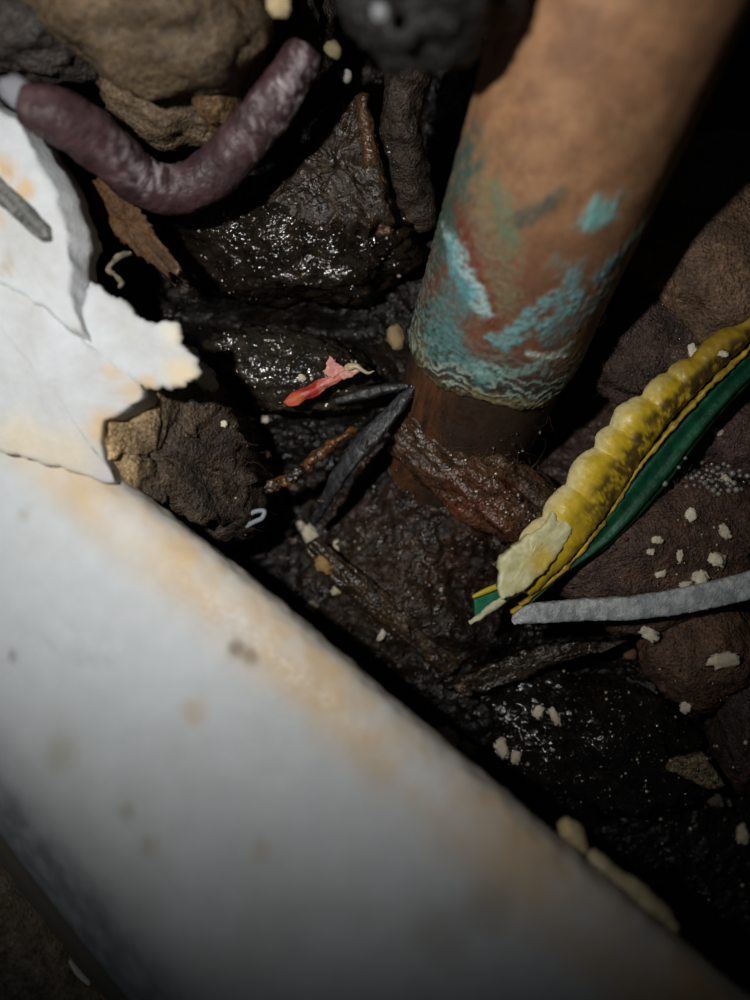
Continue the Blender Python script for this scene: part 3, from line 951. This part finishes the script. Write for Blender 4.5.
GL = [(528, 603), (565, 572), (604, 545), (650, 496), (690, 447), (722, 408), (752, 376), (806, 322)]
GR = [(524, 596), (560, 562), (598, 520), (640, 462), (672, 422), (706, 386), (742, 350), (800, 296)]
loft('green_sheath', left_right(GL, GR, 7.4, 1.3, 1.3), 'plastic', n=160, k=36, expo=0.8, disp=lambda u, t, v: 0.26 * np.sin(t * 7 + 0.5) + 0.08 * fbm(v * 0.8, 3, 3), colf=gre, parent=sh, solid=True)
loft('yellow_lip', [(520, 605, 8.8, 5, 0.4, 0.4), (566, 567, 9.0, 5, 0.4, 0.4), (602, 524, 9.2, 5, 0.4, 0.4), (640, 466, 9.6, 5, 0.4, 0.4), (684, 414, 10, 6, 0.4, 0.4), (716, 380, 10.3, 6, 0.4, 0.4), (754, 344, 10.6, 5, 0.4, 0.4)], 'plastic',
     n=160, k=10, colf=rootcol((120, 96, 32), (200, 168, 44), 33), disp=knobby(0.26, 3, 1.0), parent=sh)
# cut end: green band between two yellow edges, chalky rim
plate('cut_end', [(474, 598), (500, 588), (510, 592), (508, 604), (490, 612), (475, 621)], 8.2, 0.5, 'plastic', seed=31, jag=0.05, rough=0.05, bevel=0.12, col=(18, 104, 74), parent=sh)
loft('yellow_edge', [(473, 597, 8.5, 4, 0.25, 0.3), (486, 591, 8.5, 6, 0.3, 0.3), (506, 583, 8.6, 6, 0.3, 0.3)], 'plastic', n=20, k=10, col=(190, 166, 40), parent=sh)
loft('chalky_rim', [(470, 623, 8.3, 5, 0.35, 0.4), (482, 615, 8.6, 6, 0.4, 0.4), (494, 606, 9.0, 9, 0.5, 0.4), (504, 599, 9.3, 7, 0.4, 0.4), (522, 590, 9.6, 4, 0.3, 0.3)], 'crumb', n=50, k=12, col=(196, 196, 158), disp=knobby(0.15, 3, 1.5), parent=sh)
loft('shaded_inside', [(500, 604, 6.6, 14, 0.4, 0.6), (530, 588, 6.6, 14, 0.4, 0.6), (560, 566, 6.8, 8, 0.4, 0.6)], 'clod', n=24, k=12, col=(74, 52, 28), parent=sh)  # brown strip paints in the shade inside the slit sheath
loft('yellow_edge', [(511, 612, 7.4, 5, 0.3, 0.4), (524, 606, 7.4, 6, 0.35, 0.4), (536, 597, 7.4, 5, 0.35, 0.4), (542, 589, 7.3, 4, 0.3, 0.3)], 'plastic', n=24, k=10, col=(186, 150, 36), disp=knobby(0.1, 5, 1.5), parent=sh)


def crustc(v):
    n1 = fbm(v * 0.9, 51, 4)
    c = mixc(C(196, 190, 134), C(222, 216, 172), ss(-0.4, 0.4, n1))
    return mixc(c, C(206, 172, 44), 0.75 * blob(v[:, :2] + 0.5 * n1[:, None], 540, 560, 10, 1.5, 0.6))


plate('pale_crust', [(498, 588), (500, 572), (498, 564), (502, 556), (512, 548), (520, 543), (528, 536), (540, 530), (549, 521), (553, 510), (560, 522), (570, 515), (574, 532), (562, 552), (545, 572), (525, 590), (510, 597), (500, 600)], 11.4, 1.6, 'plastic', center=(530, 558),
      seed=33, jag=0.18, jfreq=1.4, rough=0.22, rfreq=0.8, bevel=0.3, slope=(-0.02, -0.05), colf=crustc, parent=sh, solid=True)

# ================================================================== grey strip
def greyc(u, t, v):
    c = mixc(C(140, 146, 148), C(184, 188, 188), ss(-0.4, 0.4, fbm(v * 1.0, 61, 4)))
    return mixc(c, C(206, 208, 206), 0.8 * (1 - ss(0.0, 0.12, u + 0.05 * fbm(v * 1.2, 63, 3))))


tag(loft('flat_cable', [(513, 622, 8.8, 6, 0.2, 0.4), (519, 618, 8.9, 13, 0.5, 0.5), (536, 613, 9.0, 20, 0.6, 0.6), (580, 610, 9.0, 22, 0.65, 0.7), (640, 607, 9.0, 24, 0.65, 0.7), (700, 597, 9.0, 26, 0.65, 0.7), (760, 582, 9.0, 27, 0.65, 0.7), (830, 560, 9.0, 27, 0.65, 0.7)], 'grey',
         n=220, k=40, expo=0.5, disp=lambda u, t, v: 0.20 * fbm(v * 0.6, 6, 4) + 0.10 * fbm(v * 2.2, 8, 3), colf=greyc, solid=True),
    'pale grey flat cable lying across the brown stones', 'cable')

# ================================================================== strips, twigs and chips in the middle
tag(loft('black_strip', [(414, 386, 6.2, 5, 0.2, 0.3), (402, 401, 6.0, 12, 0.35, 0.4), (384, 422, 5.5, 17, 0.4, 0.5), (362, 446, 4.8, 20, 0.5, 0.5), (342, 472, 3.6, 17, 0.5, 0.5), (326, 500, 1.5, 12, 0.4, 0.5), (314, 522, -1.0, 7, 0.3, 0.5)], 'blackplastic',
         n=90, k=24, expo=0.55, roll=-22, disp=knobby(0.28, 3, 0.6), colf=rootcol((24, 24, 27), (50, 50, 54), 3), solid=True),
    'pointed black plastic strip leaning against the foot of the pipe', 'plastic strip', 'dark strips at the pipe foot')
tag(loft('black_strip', [(409, 386, 5.4, 5, 0.3, 0.4), (390, 388, 5.0, 10, 0.5, 0.5), (365, 394, 4.2, 12, 0.5, 0.5), (335, 402, 3.4, 8, 0.4, 0.5)], 'blackplastic',
         n=40, k=14, expo=0.6, disp=knobby(0.18, 5, 0.8), colf=rootcol((20, 19, 20), (34, 33, 34), 5)),
    'thin black strip running from the strip tip toward the red chip', 'plastic strip', 'dark strips at the pipe foot')
tag(loft('twig', [(358, 428, 3.2, 5, 0.4, 0.5), (338, 440, 3.4, 9, 0.5, 0.6), (318, 456, 3.2, 12, 0.6, 0.6), (302, 470, 2.8, 9, 0.5, 0.6), (288, 480, 2.8, 13, 0.8, 0.6), (274, 484, 2.4, 11, 0.7, 0.6), (266, 492, 2.0, 5, 0.4, 0.5)], 'wetclod',
         n=80, k=18, disp=knobby(0.4, 9, 0.8), colf=rootcol((36, 24, 16), (120, 76, 36), 8), solid=True),
    'wet amber twig left of the pointed black strip', 'twig')
chip = empty('red_chip', P(325, 380, 5))
tag(chip, 'torn red and pink chip with a pale curled tail', 'chip')


def redv(v):
    u = (v[:, 0] - P(283, 400, 6.5)[0]) / (P(350, 370, 6.5)[0] - P(283, 400, 6.5)[0])
    n1 = fbm(v * 1.0, 71, 4)
    c = mixc(C(158, 44, 38), C(196, 112, 100), ss(0.45, 0.6, u + 0.25 * n1))
    low_ = blob(v[:, :2], 296, 402, 6.5, 1.0, 0.6)
    c = mixc(c, C(196, 104, 60), 0.7 * low_)
    return mixc(c, C(64, 38, 32), 0.8 * ss(0.2, 0.4, n1))


plate('red_blade', [(282, 402), (290, 393), (302, 388), (314, 382), (322, 378), (332, 376), (340, 370), (350, 368), (348, 376), (338, 382), (326, 388), (318, 396), (306, 400), (296, 405), (287, 406)], 6.6, 0.5, 'plastic', center=(315, 389), seed=71, jag=0.12, jfreq=1.6, rough=0.18, rfreq=0.9, bevel=0.12, dome=0.35, slope=(0.05, 0.06), colf=redv, parent=chip)
plate('pink_flap', [(325, 374), (327, 364), (330, 356), (336, 362), (341, 366), (346, 370), (340, 373), (332, 378)], 7.5, 0.35, 'plastic', seed=73, jag=0.1, jfreq=1.8, rough=0.15, rfreq=1.0, bevel=0.1, col=(198, 134, 122), parent=chip, slope=(-0.1, 0.2))
plate('pink_flap', [(338, 374), (346, 364), (354, 366), (360, 370), (352, 376), (344, 380)], 7.2, 0.35, 'plastic', seed=74, jag=0.1, jfreq=1.8, rough=0.15, rfreq=1.0, bevel=0.1, col=(186, 132, 108), parent=chip)
loft('pale_tail', [(348, 367, 7.3, 8, 0.2, 0.2), (356, 366, 7.5, 6, 0.2, 0.2), (362, 370, 7.6, 4, 0.2, 0.2), (368, 373, 7.8, 3, 0.15, 0.15), (374, 371, 8.2, 1.2, 0.1, 0.1)], 'plastic', n=24, k=10, col=(168, 154, 120), parent=chip)
tag(lump('pebble', 396, 337, 5, (1.0, 1.5, 1.0), -10, 61, 0.2, 1.5, 0.08, sub=3, c1=(112, 94, 64), c2=(140, 122, 88), m='crumb', solid=False),
    'small tan pebble touching the left side of the pipe', 'pebble')
tag(plate('tan_chip', [(668, 770), (682, 760), (706, 756), (718, 772), (727, 786), (708, 790), (694, 782)], 5.0, 1.6, 'clod', seed=41, jag=0.2, rough=0.25, bevel=0.3, colf=grain((92, 80, 56), (126, 112, 84), ang=20, seed=3), solid=True),
    'flat tan chip lying on the black clod', 'chip')
# sealant
tag(loft('sealant_bead', [(564, 822, 27, 14, 0.9, 0.8), (570, 830, 27, 22, 1.1, 0.8), (578, 842, 27, 20, 1.0, 0.8), (584, 858, 27, 8, 0.5, 0.6)], 'board', n=30, k=18, col=(196, 178, 134), disp=knobby(0.25, 3, 0.7)),
    'short cream blob of sealant at the board edge', 'sealant', 'sealant along the board')
tag(loft('sealant_bead', [(590, 854, 28, 12, 0.7, 0.7), (608, 872, 28.5, 22, 1.0, 0.8), (632, 890, 29, 24, 1.1, 0.8), (654, 908, 29.5, 20, 1.0, 0.8), (676, 928, 30, 10, 0.6, 0.6)], 'board', n=60, k=18, col=(186, 176, 140), disp=knobby(0.3, 7, 0.6)),
    'long cream bead of sealant along the board edge', 'sealant', 'sealant along the board')

# ================================================================== small things lie where they fall: find the surface under a pixel
bvs, bfs, off = [], [], 0
for v, f in SOLIDS:
    bvs.append(np.asarray(v))
    bfs += [tuple(int(i) + off for i in q) for q in f]
    off += len(v)
BVH = BVHTree.FromPolygons([tuple(v) for v in np.vstack(bvs)], bfs)
EYE = Vector((0, 0, CAM_H))


def hit(px, py):
    d = Vector(P(px, py, 0)) - EYE
    d.normalize()
    p, n, i, t_ = BVH.ray_cast(EYE, d)
    if p is None:
        return Vector(P(px, py, 0)), Vector((0, 0, 1))
    if n.z < 0:
        n = -n
    return p, n


def crumb(name, px, py, a, b, rot, seed, c1, c2, lab, cat, group, m='crumb', flat=0.6, sub=3, amp=0.55):
    p, n = hit(px, py)
    s = (CAM_H - p.z) / FPX
    h = flat * min(a, b) * s
    return tag(lump(name, px, py, p.z + h * 0.45, (a * s, b * s, h), rot, seed, amp, 2.3, 0.25, sub=sub, box=0.7, c1=c1, c2=c2, m=m, solid=False), lab, cat, group)


W1, W2 = (176, 166, 140), (214, 206, 184)
g = 'white crumbs'
BIG = [(724, 660, 15, 7.5, -5, 'largest cream crumb, on the smooth brown stone'),
       (650, 634, 10, 6, 35, 'oblong white crumb just below the grey cable'),
       (717, 560, 8, 7, 20, 'angular white crumb near the right edge above the grey cable'),
       (701, 579, 8, 8, 50, 'white crumb touching the top of the grey cable'),
       (686, 585, 7, 4, -10, 'small flat crumb half hidden behind the grey cable'),
       (725, 532, 8, 5, 60, 'upper right white crumb below the foam bubbles'),
       (691, 515, 6, 6, 30, 'white crumb closest below the green sheath edge'),
       (661, 574, 6, 3.2, -15, 'thin pale crumb in the dark hollow of the broad stone'),
       (657, 540, 5.5, 4, 10, 'rounded crumb at the centre of the broad brown stone'),
       (680, 556, 3, 6, 0, 'upright narrow crumb on the broad brown stone'),
       (651, 552, 4, 3, 0, 'tiny crumb left of the dark hollow in the stone'),
       (539, 712, 5.5, 7, 40, 'oval white crumb on the top rim of the black clod'),
       (555, 717, 4, 10, -25, 'elongated white crumb beside the oval one on the black clod'),
       (502, 748, 6, 10, -15, 'hooked pale crumb at the left foot of the black clod'),
       (516, 758, 5, 7, 10, 'grey-white crumb beside the hooked one'),
       (726, 480, 6, 4, 30, 'pale crumb at the edge of the foam bubbles'),
       (718, 432, 6, 3.5, 30, 'cream crumb beneath the green sheath near the right edge'),
       (693, 352, 5, 8, -15, 'white crumb stuck in the dull upper yellow lining'),
       (723, 354, 5, 3, 10, 'white crumb on the yellow lip high up the sheath'),
       (686, 706, 5, 7, 20, 'pale crumb on the lower tip of the smooth brown stone'),
       (311, 536, 7, 12, -30, 'large grey-white chip in the dark gap beside the stem'),
       (339, 546, 4.5, 5.5, -30, 'white chip at the upper edge of the ribbed stem'),
       (312, 606, 6, 5, 30, 'blurred white chip close to the white board edge'),
       (337, 590, 6, 4, -30, 'pale chip in the gap between the stem and the board'),
       (384, 632, 3, 10, 35, 'slender white chip on the dark mud below the stem'),
       (300, 526, 4, 5, 0, 'small rounded chip above the large grey-white chip'),
       (302, 378, 4, 4, 0, 'white crumb on the wet clod above the red chip'),
       (265, 419, 4, 4, 0, 'white crumb on the mud between small clod and red chip'),
       (224, 424, 3.5, 3.5, 0, 'pale crumb near the small fuzzy clod'),
       (742, 835, 6, 9, 0, 'pale crumb in the black mud at the right edge'),
       (630, 205, 4, 3, 0, '')]
for i, (px, py, a, b, rot, lab) in enumerate(BIG):
    if lab:
        crumb('crumb', px, py, a, b, rot, 100 + i, W1, W2, lab, 'crumb', g)
crumb('tan_flake', 325, 566, 10, 7, 35, 151, (120, 92, 54), (168, 136, 88), 'tan flake on the upper end of the ribbed stem', 'flake', None)
crumb('brown_flake', 628, 650, 6, 10, -30, 152, (92, 72, 50), (120, 96, 70), 'brown flake leaning beside the oblong white crumb', 'flake', None)
crumb('grey_pebble', 714, 800, 9, 6, 20, 153, (92, 86, 74), (120, 112, 98), 'dull grey pebble below the flat tan chip', 'pebble', None)
crumb('pale_lump', 447, 738, 12, 9, 30, 154, (140, 132, 116), (176, 168, 150), 'pale crusty lump at the tan-stained board edge', 'lump', None, sub=3)
crumb('pale_lump', 470, 748, 9, 6, 30, 155, (120, 112, 98), (150, 142, 124), 'smaller pale lump beside the crusty one at the board edge', 'lump', None, sub=3)
rf = random.Random(21)
for i in range(22):
    px = rf.uniform(255, 470)
    py = 470 + (px - 255) * 0.75 + rf.uniform(-30, 75)
    a_ = rf.uniform(4, 11)
    dk = rf.uniform(0.6, 1.2)
    crumb('bark_fragment', px, py, a_, a_ * rf.uniform(0.3, 0.6), rf.uniform(-60, 60), 300 + i, (40 * dk, 31 * dk, 23 * dk), (78 * dk, 60 * dk, 44 * dk),
          'small dark bark fragment in the mud between white board and pipe', 'bark fragment', 'bark fragments in the gap', m='wetclod')
# transparent loop by the white board
tag(loft('clear_loop', [(250, 524, 4.6, 5, 0.25, 0.25), (247, 518, 4.8, 5, 0.25, 0.25), (254, 512, 5, 5, 0.25, 0.25), (264, 511, 5, 5, 0.25, 0.25), (262, 518, 5, 5, 0.25, 0.25), (254, 522, 4.8, 5, 0.25, 0.25), (246, 527, 4.4, 4, 0.2, 0.2)], 'plastic', n=50, k=8, col=(136, 144, 150)),
    'small grey translucent loop on the mud beside the fibrous clod', 'loop')
# pale pebbles standing in for out-of-focus glints near the lens
for px, py, z, r, cc_, lab in [(380, 12, 42, 0.55, (120, 122, 124), 'grey pebble standing in for a blurred glint on the overhanging clod'), (279, 5, 26, 1.1, (176, 158, 122), 'tan pebble standing in for a blurred glint at the top edge'),
                               (17, 92, 24, 1.5, (120, 120, 126), 'whitish pebble standing in for a blurred highlight by the left hose end'), (333, 50, 17, 0.9, (120, 110, 84), 'tan pebble standing in for a glint at the upper hose end'),
                               (346, 76, 14, 0.7, (150, 148, 138), 'grey pebble standing in for a glint above the bark slab tip')]:
    tag(lump('pebble', px, py, z, (r, r * 0.9, r), 20, int(px), 0.2, 1.5, 0.06, sub=3, c1=cc_, c2=cc_, m='gloss' if z > 40 else 'crumb', solid=False), lab, 'pebble')

# foam bubbles
bub = empty('foam_patch', hit(712, 478)[0])
tag(bub, 'patch of small clear foam bubbles near the right edge', 'foam')
rr = random.Random(5)
ns, fs = ico(3)
bubs = []
for i in range(60):
    for _ in range(30):
        px, py = 712 + rr.gauss(0, 14), 477 + rr.gauss(0, 6)
        px += (py - 477) * 0.5
        r = rr.uniform(1.6, 3.4)
        if all(math.hypot(px - a, py - b) > (r + c_) * 0.85 for a, b, c_ in bubs):
            bubs.append((px, py, r))
            p, n = hit(px, py)
            rad_ = r * (CAM_H - p.z) / FPX
            v = ns * rad_ + np.array(p) + np.array([0, 0, rad_ * 0.35])
            mk('bubble', v, fs, M['water'], bub, v.mean(0))
            break

# ================================================================== uncountable stuff: grit and root hairs
def glint_grit(name, areas, count, size, cA, cB, lab, seed, m='crumb'):
    r_ = random.Random(seed)
    v0, f0 = ico(1)
    V, F, K = [], [], []
    o_ = 0
    for _ in range(count):
        a = r_.choices(areas, [x[4] for x in areas])[0]
        px, py = r_.gauss(a[0], a[2]), r_.gauss(a[1], a[3])
        p, n = hit(px, py)
        if p.z > 8.4:
            continue
        s = r_.uniform(*size) * (0.6 + r_.random() ** 3)
        j = np.array([r_.uniform(0.6, 1.3), r_.uniform(0.6, 1.3), 0.7])
        V.append(v0 * s * j * (1 + 0.25 * np.array([r_.uniform(-1, 1) for _ in range(len(v0))]))[:, None] + np.array(p) + np.array([0, 0, 0.10]))
        F += [tuple(int(i) + o_ for i in q) for q in f0]
        o_ += len(v0)
        K.append(np.broadcast_to(mixc(C(*cA), C(*cB), r_.random()) if r_.random() > 0.13 else C(176, 166, 146), (len(v0), 3)))
    ob = mk(name, np.vstack(V), np.array(F), M[m], None, np.vstack(V).mean(0), np.vstack(K))
    tag(ob, lab, 'glint_grit', None, 'stuff')


M['wetgrain'] = mat('wet_grain', rough=0.13, bumps=(), spec=1.0, coat=0.5)  # glossy grains added so the mud shows pin glints
glint_grit('glint_grit', [(290, 240, 60, 32, 3), (280, 365, 50, 20, 2.2), (600, 740, 60, 36, 3), (660, 800, 60, 60, 1.5), (500, 490, 45, 30, 2.5), (400, 560, 70, 60, 3.0), (375, 180, 14, 60, 0.8), (670, 350, 50, 70, 1), (330, 480, 60, 60, 1.8), (700, 880, 60, 60, 1), (665, 545, 45, 30, 0.8)],
     4200, (0.06, 0.2), (26, 22, 19), (60, 50, 42), 'tiny wet grains, mostly black and some white, added to make glints over the mud', 4, 'wetgrain')


def hairs(name, areas, count, length, thick, cA, cB, lab, seed, zmax=8.4):
    r_ = random.Random(seed)
    V, F, K = [], [], []
    o_ = 0
    for _ in range(count):
        a = r_.choices(areas, [x[4] for x in areas])[0]
        px, py = r_.gauss(a[0], a[2]), r_.gauss(a[1], a[3])
        p, n = hit(px, py)
        if p.z > zmax:
            continue
        ang = r_.gauss(a[5], 0.9) if a[5] is not None else r_.uniform(0, 6.28)
        Lh = r_.uniform(*length)
        seg = 6
        pos = np.array(p) - np.array(n) * 0.1
        cols = mixc(C(*cA), C(*cB), r_.random())
        bend = r_.gauss(0, 0.35)
        lift = r_.uniform(0.05, 0.5)
        ring = []
        for k in range(seg + 1):
            th_ = thick * (1 - 0.7 * k / seg)
            dirv = np.array([math.cos(ang), math.sin(ang), lift * (1 - 1.6 * k / seg)])
            s_ = np.array([-math.sin(ang), math.cos(ang), 0])
            ring += [pos + s_ * th_, pos - s_ * th_, pos + np.array([0, 0, th_ * 1.5])]
            pos = pos + dirv * Lh / seg
            ang += bend + r_.gauss(0, 0.15)
        V += ring
        K += [cols] * len(ring)
        for k in range(seg):
            for j in range(3):
                a0, a1 = o_ + k * 3 + j, o_ + k * 3 + (j + 1) % 3
                F.append((a0, a1, a1 + 3, a0 + 3))
        o_ += len(ring)
    V = np.array(V)
    ob = mk(name, V, np.array(F), M['fibre'], None, V.mean(0), np.array(K))
    tag(ob, lab, 'root hairs', None, 'stuff')


hairs('root_hairs', [(640, 370, 28, 22, 3, None), (655, 330, 30, 40, 2, None), (660, 498, 30, 14, 2, None), (715, 500, 20, 25, 1, None), (580, 440, 25, 25, 2, None), (700, 270, 40, 40, 1.5, None)],
      1700, (1.0, 3.6), 0.02, (62, 48, 42), (120, 98, 86), 'fine brown root hairs matted over the brown stones', 11)
hairs('root_hairs', [(430, 440, 16, 24, 2, 1.2), (515, 470, 40, 20, 2, None), (225, 480, 18, 40, 2, None), (190, 520, 20, 20, 1, None)],
      300, (1.0, 4.0), 0.022, (60, 42, 28), (110, 84, 58), 'fine dark root hairs around the pipe foot and fibrous clod', 12)
tag(loft('pale_fibre', [(592, 328, 6, 2, 0.1, 0.1), (600, 325, 6.5, 2, 0.1, 0.1), (605, 318, 7, 2, 0.1, 0.1), (604, 311, 7, 1.5, 0.1, 0.1)], 'fibre', n=24, k=6, col=(160, 160, 150)),
    'single pale curled fibre at the right side of the pipe crust', 'fibre')
for o in bpy.data.objects:
    if '_org' in o:
        del o['_org']
